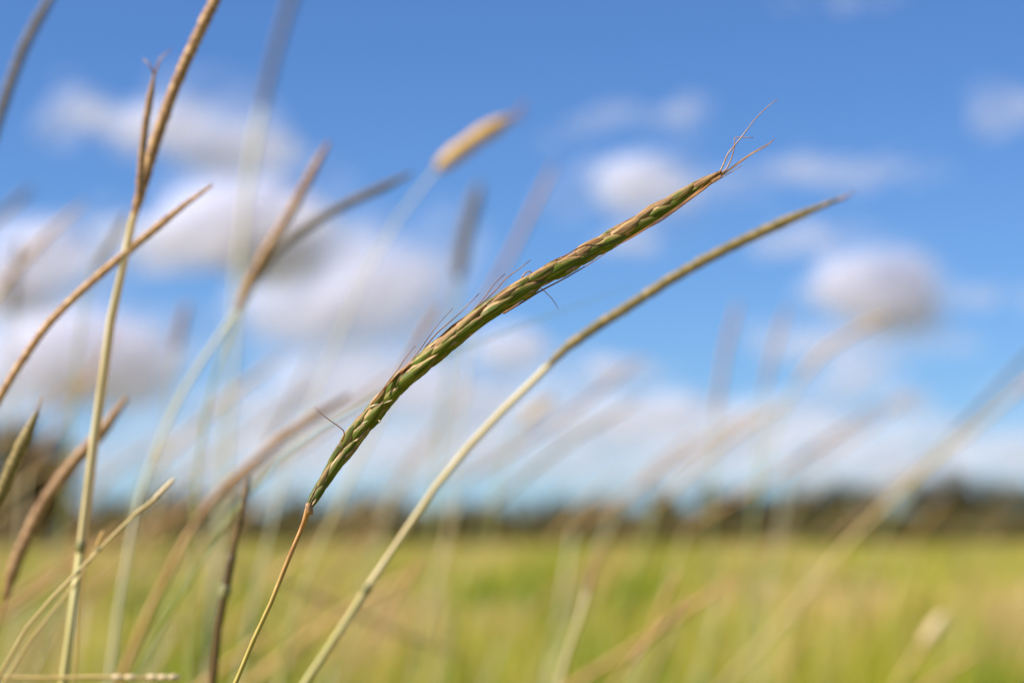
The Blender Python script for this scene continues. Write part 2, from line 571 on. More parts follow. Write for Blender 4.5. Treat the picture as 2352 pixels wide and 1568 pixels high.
# ------------------------------------------------------------------ trees
def leafy(name, mats, rg, n, rx, rz, cz, leaf, lobes):
    V, F, fm = [], [], []
    cs = [(rg.uniform(-.6, .6) * rx, rg.uniform(-.6, .6) * rx, cz + rg.uniform(-.55, .5) * rz, rg.uniform(.35, .6)) for _ in range(lobes)]
    for k in range(n):
        cx, cy, c_z, f = rg.choice(cs)
        d = Vector((rg.gauss(0, 1), rg.gauss(0, 1), rg.gauss(0, 1))).normalized() * (rg.random() ** 0.45)
        p = Vector((cx + d.x * rx * f, cy + d.y * rx * f, c_z + d.z * rz * f))
        if p.z < 0.05: p.z = rg.uniform(0.05, 0.4)
        a = Vector((rg.gauss(0, 1), rg.gauss(0, 1), rg.gauss(0, .6))).normalized() * leaf * rg.uniform(.6, 1.3)
        b = a.orthogonal().normalized() * leaf * rg.uniform(.3, .6)
        b = Matrix.Rotation(rg.uniform(0, 6.28), 3, a.normalized()) @ b
        i = len(V)
        V += [p - a, p + b, p + a, p - b]
        F.append((i, i + 1, i + 2, i + 3)); fm.append(0 if rg.random() < .65 else 1)
    return mesh_from(name, V, F, mats, smooth=False, uvs=[(0.2, 0.1), (.6, .5), (0.4, .9), (.1, .5)] * n, fmat=fm)


M['foliage'] = plant_mat('tree_foliage', [srgb(56, 56, 14), srgb(80, 74, 24)], (2, 2), 0.7, transl=0.12)
M['foliage_dry'] = plant_mat('dry_tree_foliage', [srgb(88, 74, 26), srgb(112, 94, 40)], (2, 2), 0.7, transl=0.12)


def trunk_mesh(rg, h, r):
    path = [Vector((0, 0, -0.05)), Vector((rg.uniform(-.1, .1), 0, h * .4)), Vector((rg.uniform(-.3, .3), rg.uniform(-.2, .2), h * .85))]
    P = resample(path, h * 0.12)
    V, F, U = tube(P, lambda t: r * (1.15 - .8 * t), 7)
    for k in range(4):
        a = rg.uniform(0, 6.28)
        s = P[int(len(P) * rg.uniform(.4, .75))]
        e = s + Vector((math.cos(a) * h * .3, math.sin(a) * h * .3, h * .28))
        v, f, u = tube(resample([s, (s + e) / 2 + Vector((0, 0, -.1)), e], h * .12), lambda t: r * .5 * (1.1 - .9 * t), 5)
        n = len(V); V += v; U += u; F += [tuple(i + n for i in q) for q in f]
    return mesh_from('trunk', V, F, M['bark'], uvs=U)


def make_tree(name, h, rx, n, leaf, seed, label, group, dry=False, lobes=6):
    rg = random.Random(seed)
    root = thing(name, (0, 0, 0), label, 'tree', group)
    link('trunk', trunk_mesh(rg, h * .7, h * .03), root)
    mats = [M['foliage_dry'], M['foliage']] if dry else [M['foliage'], M['foliage_dry']]
    link('crown', leafy('crown', mats, rg, n, rx, h * .5, h * .52, leaf, lobes), root)
    return root


def copy_thing(src, loc, rz=0, sc=1.0, label=None):
    c = src.copy(); COL.objects.link(c)
    c.location = loc; c.rotation_euler = (0, 0, rz); c.scale = (sc,) * 3
    if label: c['label'] = label
    for ch in src.children:
        k = ch.copy(); COL.objects.link(k); k.parent = c
        for g in ch.children:
            q = g.copy(); COL.objects.link(q); q.parent = k
    return c


def trees():
    lab = 'dark green bushy tree in the row along the far edge of the field'
    grp = 'trees along the far edge of the field'
    protos = [make_tree('field_tree', 7.2, 3.5, 1100, .30, 40 + k, lab, grp, dry=(k == 1), lobes=7) for k in range(4)]
    rg = random.Random(3)
    k = 0
    x = -62.0
    while x < 62:
        y = rg.uniform(205, 245)
        sc = rg.uniform(.58, .84)
        if x > 30: sc *= 1.22
        if -12 < x < 8: sc *= .88
        loc, rz = (x, y, 0), rg.uniform(0, 6.28)
        if k < 4:
            p = protos[k]; p.location = loc; p.rotation_euler = (0, 0, rz); p.scale = (sc,) * 3
        else:
            copy_thing(protos[rg.randrange(4)], loc, rz, sc)
        k += 1
        x += rg.uniform(1.6, 2.9)
    # low scrub closing the gaps under the trees: nobody could count it
    V, F, fm = [], [], []
    for q in range(26000):
        p = Vector((rg.uniform(-70, 70), rg.uniform(190, 250), 0))
        hh = 2.7 + 1.1 * noise.noise(Vector((p.x * .12, 0, 2)))
        p.z = rg.random() ** .7 * hh
        a = Vector((rg.gauss(0, 1), rg.gauss(0, 1), rg.gauss(0, .7))).normalized() * .42
        b = a.orthogonal().normalized() * .2
        i = len(V); V += [p - a, p + b, p + a, p - b]; F.append((i, i + 1, i + 2, i + 3)); fm.append(rg.randrange(2))
    me = mesh_from('scrub', V, F, [M['foliage'], M['foliage_dry']], smooth=False, uvs=[(0.2, 0.1), (.6, .5), (0.4, .9), (.1, .5)] * 26000, fmat=fm)
    tag(link('scrub', me), 'low scrub growing under the far row of trees', kind='stuff')
    t = make_tree('gum_tree', 6.4, 2.7, 4200, .22, 91, 'lone taller dark tree standing nearer, at the left edge of the field', None, lobes=9)
    t.location = at(45, 1215, 110); t.location.z = 0


trees()


# ------------------------------------------------------------------ the grass field
def grass_material():
    m, nt, out = new_mat('field_grass')
    at_ = nt.nodes.new('ShaderNodeAttribute'); at_.attribute_name = 'tone'
    cr = ramp(nt, [(0.0, srgb(84, 120, 8)), (0.3, srgb(144, 158, 26)), (0.6, srgb(196, 184, 48)), (0.85, srgb(210, 180, 82)), (1.0, srgb(218, 188, 128))], at_.outputs['Fac'])
    bs = nt.nodes.new('ShaderNodeBsdfPrincipled'); bs.inputs['Roughness'].default_value = 0.6
    bs.inputs['Specular IOR Level'].default_value = 0.25
    nt.links.new(cr.outputs[0], bs.inputs['Base Color'])
    tr = nt.nodes.new('ShaderNodeBsdfTranslucent'); nt.links.new(cr.outputs[0], tr.inputs[0])
    mx = nt.nodes.new('ShaderNodeMixShader'); mx.inputs[0].default_value = 0.4
    nt.links.new(bs.outputs[0], mx.inputs[1]); nt.links.new(tr.outputs[0], mx.inputs[2])
    nt.links.new(mx.outputs[0], out.inputs[0])
    return m


def grass_field():
    bands = [(0.9, 3.2, 90, .0024, .765),  # y0, y1, blades per square metre, width, mean height
        (1.6, 4.0, 700, .0035, .54), (4.0, 9.0, 330, .006, .54), (9.0, 25.0, 90, .014, .48),
        (25.0, 70.0, 20, .04, .42), (70.0, 190.0, 5.0, .12, .34)]
    allV, allF, tone = [], [], []
    nv = 0
    for y0, y1, dens, w, hm in bands:
        half = lambda y: 0.235 * y + 1.2
        area = (half(y0) + half(y1)) * (y1 - y0)
        n = int(area * dens)
        y = np.sqrt(RNG.uniform(y0 ** 2, y1 ** 2, n)) if y0 > 3 else RNG.uniform(y0, y1, n)
        x = RNG.uniform(-1, 1, n) * half(y)
        patch = np.array([noise.noise(Vector((a * .55, b * .3, 1.7))) for a, b in zip(x, y)])
        patch2 = np.array([noise.noise(Vector((a * 2.3, b * 1.1, 5.7))) for a, b in zip(x, y)])
        patch3 = np.array([noise.noise(Vector((a * .9 / (1 + b * .05), b * .12, 8.2))) for a, b in zip(x, y)])
        patch4 = np.array([noise.noise(Vector((a * 6.0 / (1 + b * .12), b * 2.0 / (1 + b * .2), 3.9))) for a, b in zip(x, y)])
        h = hm * (1 + .16 * RNG.normal(size=n)) * (1 + .12 * patch + .28 * patch4)
        h = np.clip(h, .2, .72) if hm < .7 else np.clip(RNG.normal(hm, .04, n), .5, .84)
        lean = RNG.normal(.12, .14, n) * h
        leany = RNG.normal(0, .12, n) * h
        ang = RNG.uniform(0, math.pi, n)
        ww = w * RNG.uniform(.6, 1.4, n)
        wx, wy = np.cos(ang) * ww, np.sin(ang) * ww
        t = np.clip(.46 + .75 * patch + .75 * patch2 + RNG.normal(0, .2, n) + .06 * np.minimum(y, 8) - .42 + .4 * patch3 + .5 * patch4 - (.12 if hm > .7 else 0), 0, 1)
        z0 = np.zeros(n) - .01
        V = np.empty((n, 5, 3))
        V[:, 0] = np.stack([x - wx, y - wy, z0], 1)
        V[:, 1] = np.stack([x + wx, y + wy, z0], 1)
        V[:, 2] = np.stack([x + lean * .35 - wx * .9, y + leany * .35 - wy * .9, h * .6], 1)
        V[:, 3] = np.stack([x + lean * .35 + wx * .9, y + leany * .35 + wy * .9, h * .6], 1)
        V[:, 4] = np.stack([x + lean, y + leany, h], 1)
        b = nv + np.arange(n) * 5
        F = np.stack([b, b + 1, b + 3, b, b + 3, b + 2, b + 2, b + 3, b + 4], 1).reshape(-1, 3)
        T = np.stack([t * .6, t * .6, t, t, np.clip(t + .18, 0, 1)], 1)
        allV.append(V.reshape(-1, 3)); allF.append(F); tone.append(T.ravel()); nv += n * 5
    V = np.concatenate(allV); F = np.concatenate(allF); T = np.concatenate(tone)
    me = bpy.data.meshes.new('grass')
    me.vertices.add(len(V)); me.vertices.foreach_set('co', V.ravel())
    me.loops.add(F.size); me.loops.foreach_set('vertex_index', F.ravel().astype(np.int32))
    me.polygons.add(len(F)); me.polygons.foreach_set('loop_start', np.arange(0, F.size, 3, dtype=np.int32))
    a = me.attributes.new('tone', 'FLOAT', 'POINT'); a.data.foreach_set('value', T.astype(np.float32))
    me.materials.append(grass_material())
    me.update(); me.validate()
    tag(link('grass', me), 'yellow-green meadow grass filling the field to the far trees', kind='stuff')


grass_field()


# ------------------------------------------------------------------ seed stalks
def head_bump(pitch, amp=0.13):
    def f(L, a):
        k = round(a / (2 * math.pi) * 4)
        q = (L / pitch * (1 + .25 * math.sin(L / pitch * .9 + k)) + (k % 2) * .5 + k * .13) % 1.0
        return 1 - amp + amp * 1.6 * (q ** 1.4) * (1 if q < .86 else (1 - q) / .14)
    return f


def head_profile(r, tip=.35, base=.6):
    return lambda t: r * (base + (1 - base) * min(1, t / .12)) * (1 if t < .8 else 1 - (1 - tip) * ((t - .8) / .2) ** 1.3)


def further(z):
    """Distance at which a stalk blurs as much as it does in the photograph."""
    return FOCUS / (1 - min(.74, (1 - FOCUS / z) * 1.5))


def stalk(label, head, z, hw, culm=(), cw=14, head_mat='head_tan', culm_mat='culm_pale', group=None,
          name='seed_stalk', pitch=None, sharp=True, awns=(), nodes=(), sheath=None, cat='grass stalk'):
    """One flowering stalk. head/culm: picture positions from the head's base to its tip / from the head's base downwards.
    hw, cw: apparent widths in picture units. The stem goes on below the picture to the ground."""
    z = further(z)
    blur = 75 * abs(1 - FOCUS / z)
    hw, cw = max(hw - .35 * blur, .5 * hw), max(cw - .3 * blur, .45 * cw)
    P3 = lambda p: at(p[0], p[1], p[2] if len(p) > 2 else z)
    hp = [P3(p) for p in head]
    cp = [hp[0]] + [P3(p) for p in culm]
    d = (cp[-1] - cp[-2]) if len(cp) > 1 else (hp[0] - hp[1])
    low = cp + to_ground(cp[-1], d)
    base = Vector(low[-1]); base.z = 0
    root = thing(name, base, label, cat, group)
    r_c = px(cw, z) / 2
    path = resample(list(reversed(low)), .018 if sharp else .05)
    path = path + [hp[0] + (hp[1] - hp[0]).normalized() * r_c * 2]
    V, F, U = tube(path, lambda t: r_c * (1.25 - .25 * t), 8, base)
    link('culm', mesh_from('culm', V, F, M[culm_mat], uvs=U), root)
    if sheath:                                       # leaf sheath wrapped round the stem below a joint
        c = at(sheath[0], sheath[1], z)
        j = min(range(len(low)), key=lambda i: (low[i] - c).length)
        sp = resample([c] + [p for p in low[j:] if p.z < c.z - .01][:12], .02)
        V, F, U = tube(sp, lambda t: r_c * (1.04 + .22 * min(1, t * 14)), 9, base)
        link('leaf_sheath', mesh_from('leaf_sheath', V, F, M['sheath'], uvs=U), root)
    r_h = px(hw, z) / 2
    pitch = pitch or r_h * 3.2
    V, F, U = tube(resample(hp, pitch / 5 if sharp else pitch / 2.5), head_profile(r_h), 12 if sharp else 8, base, head_bump(pitch))
    hd = link('seed_head', mesh_from('seed_head', V, F, M[head_mat], uvs=U), root)
    for aw in awns:
        path = resample([P3(p) for p in aw], .003)
        V, F, U = tube(path, lambda t: px(3.2, z) * (1 - .7 * t), 5, base)
        link('awn', mesh_from('awn', V, F, M['awn_tan'], uvs=U), hd)
    for (nx, ny) in nodes:
        c = at(nx, ny, z)
        j = min(range(len(low) - 1), key=lambda i: (low[i] - c).length)
        t = (low[max(j - 1, 0)] - low[j + 1]).normalized()
        V, F, U = tube([c - t * r_c * 1.6, c - t * r_c * .8, c, c + t * r_c * .8, c + t * r_c * 1.6],
                       lambda q: r_c * (1.12 + .28 * math.sin(math.pi * q)), 8, base)
        link('node', mesh_from('node', V, F, M['node'], uvs=U), root)
    return root


def leaf_blade(label, pts, z, w, mat='leaf', ground=True):
    z = further(z)
    P = [at(p[0], p[1], p[2] if len(p) > 2 else z) for p in pts]          # from the root end to the tip
    low = to_ground(P[0], P[0] - P[1]) if ground else []
    path = resample(list(reversed(low)) + P, .02)
    base = Vector(path[0]); base.z = 0
    T, N, B = frames(path)
    n = len(path); wd = px(w, z) / 2
    V, F, U = [], [], []
    for i, p in enumerate(path):
        t = i / (n - 1)
        ww = wd * min(1, 2.6 * (1 - t) ** .8)
        for k, (a, b) in enumerate(((-1, .25), (0, 0), (1, .25), (0, -.12))):
            V.append(p + B[i] * a * ww + N[i] * (b * ww) - base)
            U.append((k / 3, t))
    for i in range(n - 1):
        for k in range(4):
            a, b = i * 4 + k, i * 4 + (k + 1) % 4
            F.append((a, b, b + 4, a + 4))
    root = thing('grass_leaf', base, label, 'grass blade')
    link('blade', mesh_from('blade', V, F, M[mat], uvs=U), root)
    return root


# ------------------------------------------------------------------ the sharp seed head
def z3(x, y): return ((760 + x / 2.24) * .91875, (600 + y / 2.24) * .91875)
def z4(x, y): return ((1250 + x / 2.613) * .91875, (200 + y / 2.613) * .91875)


def main_stalk():
    Z = FOCUS
    cl = [z3(*p) for p in ((28, 1496), (75, 1415), (130, 1320), (190, 1228), (250, 1135), (315, 1060), (385, 975), (450, 885),
                           (535, 800), (620, 722), (700, 660), (790, 590), (880, 505), (960, 445), (1060, 372), (1150, 312), (1255, 245))]
    cl += [z4(*p) for p in ((300, 1285), (450, 1195), (600, 1108), (750, 1022), (900, 938), (1000, 880), (1100, 818), (1200, 752), (1300, 690), (1400, 630), (1440, 606))]
    hp = [at(x, y, Z + .004 * math.sin(i * .35)) for i, (x, y) in enumerate(cl)]
    culm = [(700, 1195), (690, 1220), (660, 1290), (622, 1385), (582, 1470), (541, 1568)]
    cp = [hp[0]] + [at(x, y, Z + .003) for x, y in culm]
    low = cp + to_ground(cp[-1], cp[-1] - cp[-2])
    base = Vector(low[-1]); base.z = 0
    root = thing('seed_stalk', base, 'sharp green and pinkish arching seed head in focus, with fine dark awns', 'grass stalk')
    r_c = px(11) / 2
    path = resample(list(reversed(low)), .006)
    V, F, U = tube(path, lambda t: r_c * (1.3 - .3 * t) * (1 + .5 * math.exp(-((1 - t) / .004) ** 2)), 10, base)
    link('culm', mesh_from('culm', V, F, M['main_culm'], uvs=U), root)

    path = resample(hp, .0008)
    T, N, B = frames(path)
    n = len(path)
    L = [0.0]
    for i in range(1, n): L.append(L[-1] + (path[i] - path[i - 1]).length)
    tot = L[-1]
    R0 = px(46) / 2

    def rad(s):
        t = s / tot
        return R0 * (.34 + .66 * min(1, t / .17) ** .8) * (1 - .12 * t) * (1 if t < .86 else 1 - .62 * ((t - .86) / .14) ** 1.4)
    V, F, U = tube(path, lambda t: rad(t * tot) * .62, 10, base)
    hd = link('seed_head', mesh_from('seed_head', V, F, M['rachis'], uvs=U), root)

    def frame_at(s):
        i = min(n - 1, max(0, int(np.searchsorted(L, s))))
        return path[i], T[i], N[i], B[i]

    # three husk shapes, shared by all the spikelets (unit length along y, unit half width in x, bulge in z)
    def husk(seed):
        rg = random.Random(seed)
        V, U, F = [], [], []
        rows, arc = 13, 9
        tw = rg.uniform(-.14, .14); sk = rg.uniform(-.12, .12)
        for j in range(rows):
            v = j / (rows - 1)
            wv = (math.sin(math.pi * min(1, (v * .93 + .05)) ** .8)) ** .75 * (1 - .25 * v)
            wv = max(wv, .03)
            for k in range(arc):
                u = -1 + 2 * k / (arc - 1)
                x = u * wv + tw * v + sk * math.sin(v * 3.1)
                zz = (1 - u * u) ** .7 * (wv ** .8) + .06 * v + .07 * rg.uniform(-1, 1) * wv * (1 if abs(u) < .9 else 2)
                V.append((x, v, zz)); U.append((k / (arc - 1), v))
            for u in (.6, 0, -.6):
                V.append((u * wv + tw * v + sk * math.sin(v * 3.1), v, -.12 * wv + .10 * v)); U.append((.5 - u / 2, v))
        m = arc + 3
        for j in range(rows - 1):
            for k in range(m):
                a, b = j * m + k, j * m + (k + 1) % m
                F.append((a, b, b + m, a + m))
        F.append(tuple(range(m - 1, -1, -1))); F.append(tuple((rows - 1) * m + k for k in range(m)))
        return mesh_from('spikelet', V, F, M['spikelet'], uvs=U)
    husks = [husk(k) for k in range(5)]
    rg = random.Random(12)
    pitch = px(55)
    rows = [(46, 0.0, .55), (-22, .5, -.5), (112, .35, .5), (-88, .1, -.4), (180, .6, .2), (-140, .85, .1)]
    for phi, off, tone in rows:
        s = -pitch * .35 + off * pitch
        while s < tot - pitch * .55:
            if rg.random() < .06:
                s += pitch; continue
            ss = s + rg.uniform(-.17, .17) * pitch
            ln = pitch * rg.uniform(1.4, 2.0)
            if ss + ln > tot * 1.01: ln = max(pitch * .6, tot * 1.01 - ss)
            p, t, nn, bb = frame_at(max(0, ss))
            p2, t2, n2, b2 = frame_at(min(tot, ss + ln))
            ph = R(phi + rg.uniform(-15, 15))
            out0 = (nn * math.cos(ph) + bb * math.sin(ph))
            r0, r1 = rad(max(0, ss)) , rad(min(tot, ss + ln))
            a = p + out0 * r0 * .30
            b = p2 + (n2 * math.cos(ph) + b2 * math.sin(ph)) * r1 * rg.uniform(.5, .78)
            rm = rad(max(0, min(tot, ss + ln * .45)))
            ydir = (b - a)
            zdir = (out0 - ydir * (out0.dot(ydir) / ydir.length_squared)).normalized()
            xdir = ydir.normalized().cross(zdir)
            hwid, bul = rm * rg.uniform(.6, .95), rm * rg.uniform(.5, .78)
            mat = Matrix((
                (xdir.x * hwid, ydir.x, zdir.x * bul, a.x - base.x),
                (xdir.y * hwid, ydir.y, zdir.y * bul, a.y - base.y),
                (xdir.z * hwid, ydir.z, zdir.z * bul, a.z - base.z),
                (0, 0, 0, 1)))
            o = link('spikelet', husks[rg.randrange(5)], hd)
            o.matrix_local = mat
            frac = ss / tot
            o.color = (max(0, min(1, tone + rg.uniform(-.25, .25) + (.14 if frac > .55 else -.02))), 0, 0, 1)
            s += pitch
    c = at(711, 1170, Z); d = (hp[0] - c).normalized()
    V, F, U = tube([c - d * px(12), c - d * px(5), c, c + d * px(7), c + d * px(16)], lambda q: px(7) * (.8 + .45 * math.sin(math.pi * q)), 10, base)
    link('node', mesh_from('node', V, F, M['head_red'], uvs=U), root)
    # torn papery flakes standing off the head
    for (x, y, dx, dy, l) in ((392, 925, 14, -4, 30), (470, 905, -12, 5, 26), (1180, 328, -16, 6, 24), (985, 405, 12, -16, 34), (960, 430, 10, -14, 30),
                              (340, 1020, 10, -5, 20), (425, 1015, 6, 6, 12), (205, 1150, -8, -8, 14), (640, 745, 10, -8, 22), (850, 560, 12, -5, 22), (1120, 350, 10, -8, 22)):
        x, y = z3(x, y)
        c = at(x, y, Z - px(22)); d = (at(x + dx, y + dy, Z - px(24)) - c).normalized() * px(l * .5)
        w = d.cross(Vector((0, -1, .3))).normalized() * px(2.2)
        up = Vector((0, -px(1.6), 0))
        V = [c - d - base, c - d * .2 + w - base, c + d - base, c - d * .2 - w - base, c + up - base, c - up * .4 - base]
        F = [(0, 1, 4), (1, 2, 4), (2, 3, 4), (3, 0, 4), (1, 0, 5), (2, 1, 5), (3, 2, 5), (0, 3, 5)]
        link('husk_flake', mesh_from('husk_flake', V, F, M['flake'], smooth=False, uvs=[(.1 * i, .3) for i in range(6)]), hd)
    # awns: bristles as they run along and off the head
    A = [
        (z3, 'd', 1.0, ((212, 1128), (226, 1090), (222, 1066), (190, 1040), (140, 1005), (90, 965), (58, 932))),
        (z3, 'd', 1.0, ((372, 925), (400, 890), (440, 838), (480, 782), (528, 722), (560, 672), (600, 620), (625, 590))),
        (z3, 'd', 1.0, ((445, 840), (500, 780), (565, 712), (620, 650), (660, 598), (700, 540), (760, 462), (835, 380))),
        (z3, 'd', 1.3, ((540, 745), (585, 700), (645, 645), (690, 585), (740, 525), (800, 472), (870, 410), (930, 350), (980, 300))),
        (z3, 'd', 1.3, ((655, 632), (700, 590), (765, 540), (830, 480), (900, 432), (960, 380), (1020, 308), (1070, 240), (1125, 190))),
        (z3, 'd', 1.3, ((770, 545), (830, 495), (890, 445), (960, 385), (1035, 318), (1090, 262), (1130, 215), (1200, 165), (1270, 110))),
        (z3, 'd', 1.5, ((880, 462), (940, 410), (1000, 372), (1080, 308), (1150, 258), (1210, 228), (1290, 188), (1360, 135), (1434, 98))),
        (z3, 'd', 1.5, ((480, 800), (540, 735), (600, 680), (660, 625), (720, 575), (790, 520), (850, 470))),
        (z3, 't', 1.1, ((1210, 235), (1225, 200), (1245, 180), (1265, 175), (1283, 192), (1300, 240), (1340, 280), (1390, 330), (1425, 385))),
        (z4, 't', 1.1, ((1428, 612), (1445, 585), (1465, 540), (1490, 480), (1530, 432), (1580, 370), (1640, 290), (1710, 210), (1815, 122))),
        (z4, 't', 1.1, ((1450, 606), (1478, 585), (1505, 530), (1525, 470), (1534, 425), (1530, 392), (1540, 375), (1590, 376), (1655, 376))),
        (z4, 't', 1.2, ((1380, 662), (1440, 625), (1490, 590), (1550, 545), (1620, 495), (1700, 445), (1760, 414), (1795, 382))),
        (z4, 't', 1.1, ((1370, 680), (1430, 640), (1500, 588), (1580, 530), (1660, 475), (1730, 440), (1780, 400))),
        (z4, 't', 0.9, ((1350, 695), (1420, 655), (1500, 608), (1580, 560))),
        (z4, 'd', 1.6, ((1385, 668), (1340, 705), (1250, 772), (1150, 848), (1050, 920), (960, 968), (860, 1030), (740, 1092))),
        (z4, 'd', 1.4, ((1330, 695), (1260, 755), (1180, 815), (1100, 872), (1000, 938), (900, 1000), (800, 1060))),
        (z4, 'd', 1.0, ((190, 1290), (260, 1240), (330, 1190), (420, 1150), (490, 1108), (620, 1048), (740, 980), (850, 905))),
        (z4, 'd', 1.5, ((20, 1525), (150, 1448), (250, 1386), (350, 1333), (440, 1286), (600, 1190), (700, 1122))),  # lower-edge awn, its dark line also standing in for the underside's shadow
        (z3, 'd', 1.2, ((900, 560), (960, 510), (1030, 458), (1100, 412), (1200, 350), (1290, 295))),
    ]
    for i, (fn, c, k, pts) in enumerate(A):
        dz = -px(6 + 5 * math.sin(i * 2.3))
        if i == 8: dz = -px(30)
        path = resample([at(*fn(*p), Z + dz) for p in pts], .0012)
        V, F, U = tube(path, lambda t: px(1.8) * k * (1 - .62 * t), 6, base)
        link('awn', mesh_from('awn', V, F, M['awn_dark' if c == 'd' else 'awn_tan'], uvs=U), hd)


main_stalk()


# ------------------------------------------------------------------ the other stalks one can tell apart
def named_stalks():
    stalk('second seed head nearly in focus, olive-tan on a smooth pale cream stem',
          [(1255, 845), (1300, 800), (1370, 750), (1450, 700), (1540, 642), (1640, 586), (1740, 537), (1830, 497), (1925, 458)], .54, 32,
          [(1220, 880), (1160, 938), (1080, 1022), (1000, 1120), (930, 1222), (850, 1340), (770, 1465), (702, 1568)], 21, 'head_olive', 'culm_pale',
          awns=[[(1915, 462), (1940, 452), (1965, 438)], [(1900, 470), (1930, 460), (1950, 455)]], nodes=[(843, 1352)], sheath=(838, 1360))
    stalk('tall pale stem at left with a brown seed head running off the top edge',
          [(305, 505), (318, 460), (335, 400), (365, 302), (408, 185), (452, 88), (500, -12), (540, -100)], .52, 34,
          [(295, 550), (275, 640), (255, 730), (238, 850), (215, 1010), (192, 1200), (175, 1350), (158, 1480), (146, 1568)], 22, 'head_brown', 'culm_pale', nodes=[(186, 1255)], sheath=(185, 1262))
    stalk('short reddish seed head beside the tall brown one, its tip free against the blue',
          [(318, 470), (322, 400), (330, 320), (342, 240), (355, 168)], .515, 23,
          [(306, 520), (296, 580), (280, 660), (262, 745), (247, 860), (226, 1010), (204, 1200), (190, 1350), (172, 1568)], 8, 'head_red', 'culm_tan',
          awns=[[(354, 172), (345, 150), (328, 135)], [(356, 170), (368, 135), (395, 112)]])
    stalk('thin tan seed head slanting up across the tall pale stem at left',
          [(-60, 1030), (0, 912), (50, 830), (105, 752), (170, 684), (240, 622), (300, 572), (360, 522), (430, 466), (488, 425)], .52, 25,
          [(-100, 1130), (-130, 1250)], 15, 'head_tan', 'culm_tan')
    stalk('olive-green seed head tip poking in at the lower left edge',
          [(-60, 1270), (-25, 1190), (5, 1125), (42, 1042), (86, 945)], .51, 38, [(-90, 1370), (-120, 1500)], 14, 'head_olive', 'culm_green',
          awns=[[(84, 950), (92, 925), (97, 905)]])
    stalk('rusty brown seed head curving behind the tall pale stem, lower left',
          [(12, 1370), (35, 1295), (70, 1215), (115, 1135), (170, 1062), (230, 995), (292, 912)], .56, 40, [(-10, 1450), (-28, 1568)], 16, 'head_red', 'culm_tan')
    stalk('grey-brown seed head with pinkish tip on a blurred white stem, left of centre',
          [(545, 712), (570, 655), (610, 580), (660, 500), (712, 405), (756, 325)], .62, 34,
          [(515, 755), (470, 820), (425, 890), (385, 970), (345, 1070), (318, 1150), (296, 1260), (275, 1380), (250, 1568)], 19, 'head_brown', 'culm_white')
    stalk('grey seed head branching rightwards across the pinkish-tipped one',
          [(585, 650), (640, 572), (720, 512), (800, 466), (880, 430), (945, 398)], .64, 34,
          [(540, 740), (500, 840), (470, 960), (450, 1100), (440, 1300), (430, 1568)], 16, 'head_grey', 'culm_green')
    stalk('dark grey seed head crossing the top left corner',
          [(-90, 520), (-45, 400), (0, 265), (28, 180), (62, 95), (105, 15), (150, -60)], .62, 36, [(-130, 660), (-170, 820)], 16, 'head_grey', 'culm_tan')
    stalk('very blurred tall grey head at the top edge over a white stem, left of centre',
          [(600, 260), (620, 170), (645, 80), (672, -10), (700, -90)], .95, 40,
          [(585, 330), (568, 430), (553, 570), (543, 700), (530, 880), (515, 1080), (500, 1300)], 30, 'head_grey', 'culm_white', sharp=False)
    stalk('short golden blurred seed head alone in the blue sky above the sharp one',
          [(1005, 388), (1050, 350), (1110, 308), (1175, 270)], .74, 58,
          [(965, 435), (915, 500), (865, 580), (825, 655), (790, 740), (745, 850), (695, 970), (650, 1100), (600, 1300)], 12, 'head_gold', 'culm_white', sharp=False,
          awns=[[(1160 + 4 * k, 280 - 3 * k), (1185 + 3 * k, 258 - 7 * (k % 3) + 5 * k), (1215 - 2 * k, 225 + 14 * k)] for k in range(5)])
    stalk('dark bluish upright blurred head behind the middle of the sharp seed head',
          [(1052, 640), (1066, 550), (1085, 480), (1103, 420)], 1.0, 52, [(1045, 720), (1030, 860), (1005, 1060), (985, 1300)], 16, 'head_grey', 'culm_green', sharp=False)
    stalk('mauve-brown blurred head bending right over the dark brown stem',
          [(435, 1225), (495, 1142), (560, 1080), (640, 1012), (720, 958), (805, 905)], .63, 34, [(395, 1300), (345, 1400), (290, 1530)], 26, 'head_red', 'culm_tan')
    stalk('dark brown upright dead stem low at left, left of the sharp thin stem',
          [(530, 1290), (545, 1220), (562, 1150), (573, 1090)], .53, 22, [(515, 1365), (500, 1440), (488, 1568)], 25, 'culm_brown', 'culm_brown', nodes=[(517, 1358)])
    stalk('pinkish blurred head just behind the lower half of the sharp seed head',
          [(905, 895), (935, 830), (970, 765), (1012, 700)], .72, 30, [(870, 970), (830, 1050), (775, 1160), (725, 1270), (680, 1400), (640, 1568)], 17, 'head_red', 'culm_pale', sharp=False)
    stalk('tan blurred stem leaning right under the second seed head stem',
          [(880, 1425), (925, 1350), (970, 1280)], .72, 22, [(830, 1495), (775, 1580)], 16, 'head_tan', 'culm_tan', sharp=False)
    stalk('upright pale green stem with small pinkish head low right of centre',
          [(1347, 1370), (1360, 1320), (1382, 1255)], .66, 26, [(1325, 1440), (1305, 1500), (1285, 1568)], 22, 'head_red', 'culm_pale')
    stalk('brown blurred head at the bottom edge right of the small pinkish head',
          [(1440, 1530), (1490, 1470), (1540, 1420), (1585, 1365)], .66, 24, [(1400, 1575)], 18, 'head_brown', 'culm_tan')
    stalk('pinkish-tan slender head just behind the brown one at the bottom edge',
          [(1492, 1465), (1520, 1390), (1558, 1310)], .72, 26, [(1460, 1540)], 14, 'head_tan', 'culm_pale', sharp=False)
    stalk('long blurred pale stem slanting across the lower right corner up to the right edge',
          [(2330, 905), (2420, 835), (2520, 770)], .85, 36,
          [(2250, 972), (2150, 1055), (2050, 1142), (1955, 1238), (1860, 1352), (1750, 1478), (1665, 1568)], 22, 'head_tan', 'culm_straw', sharp=False)
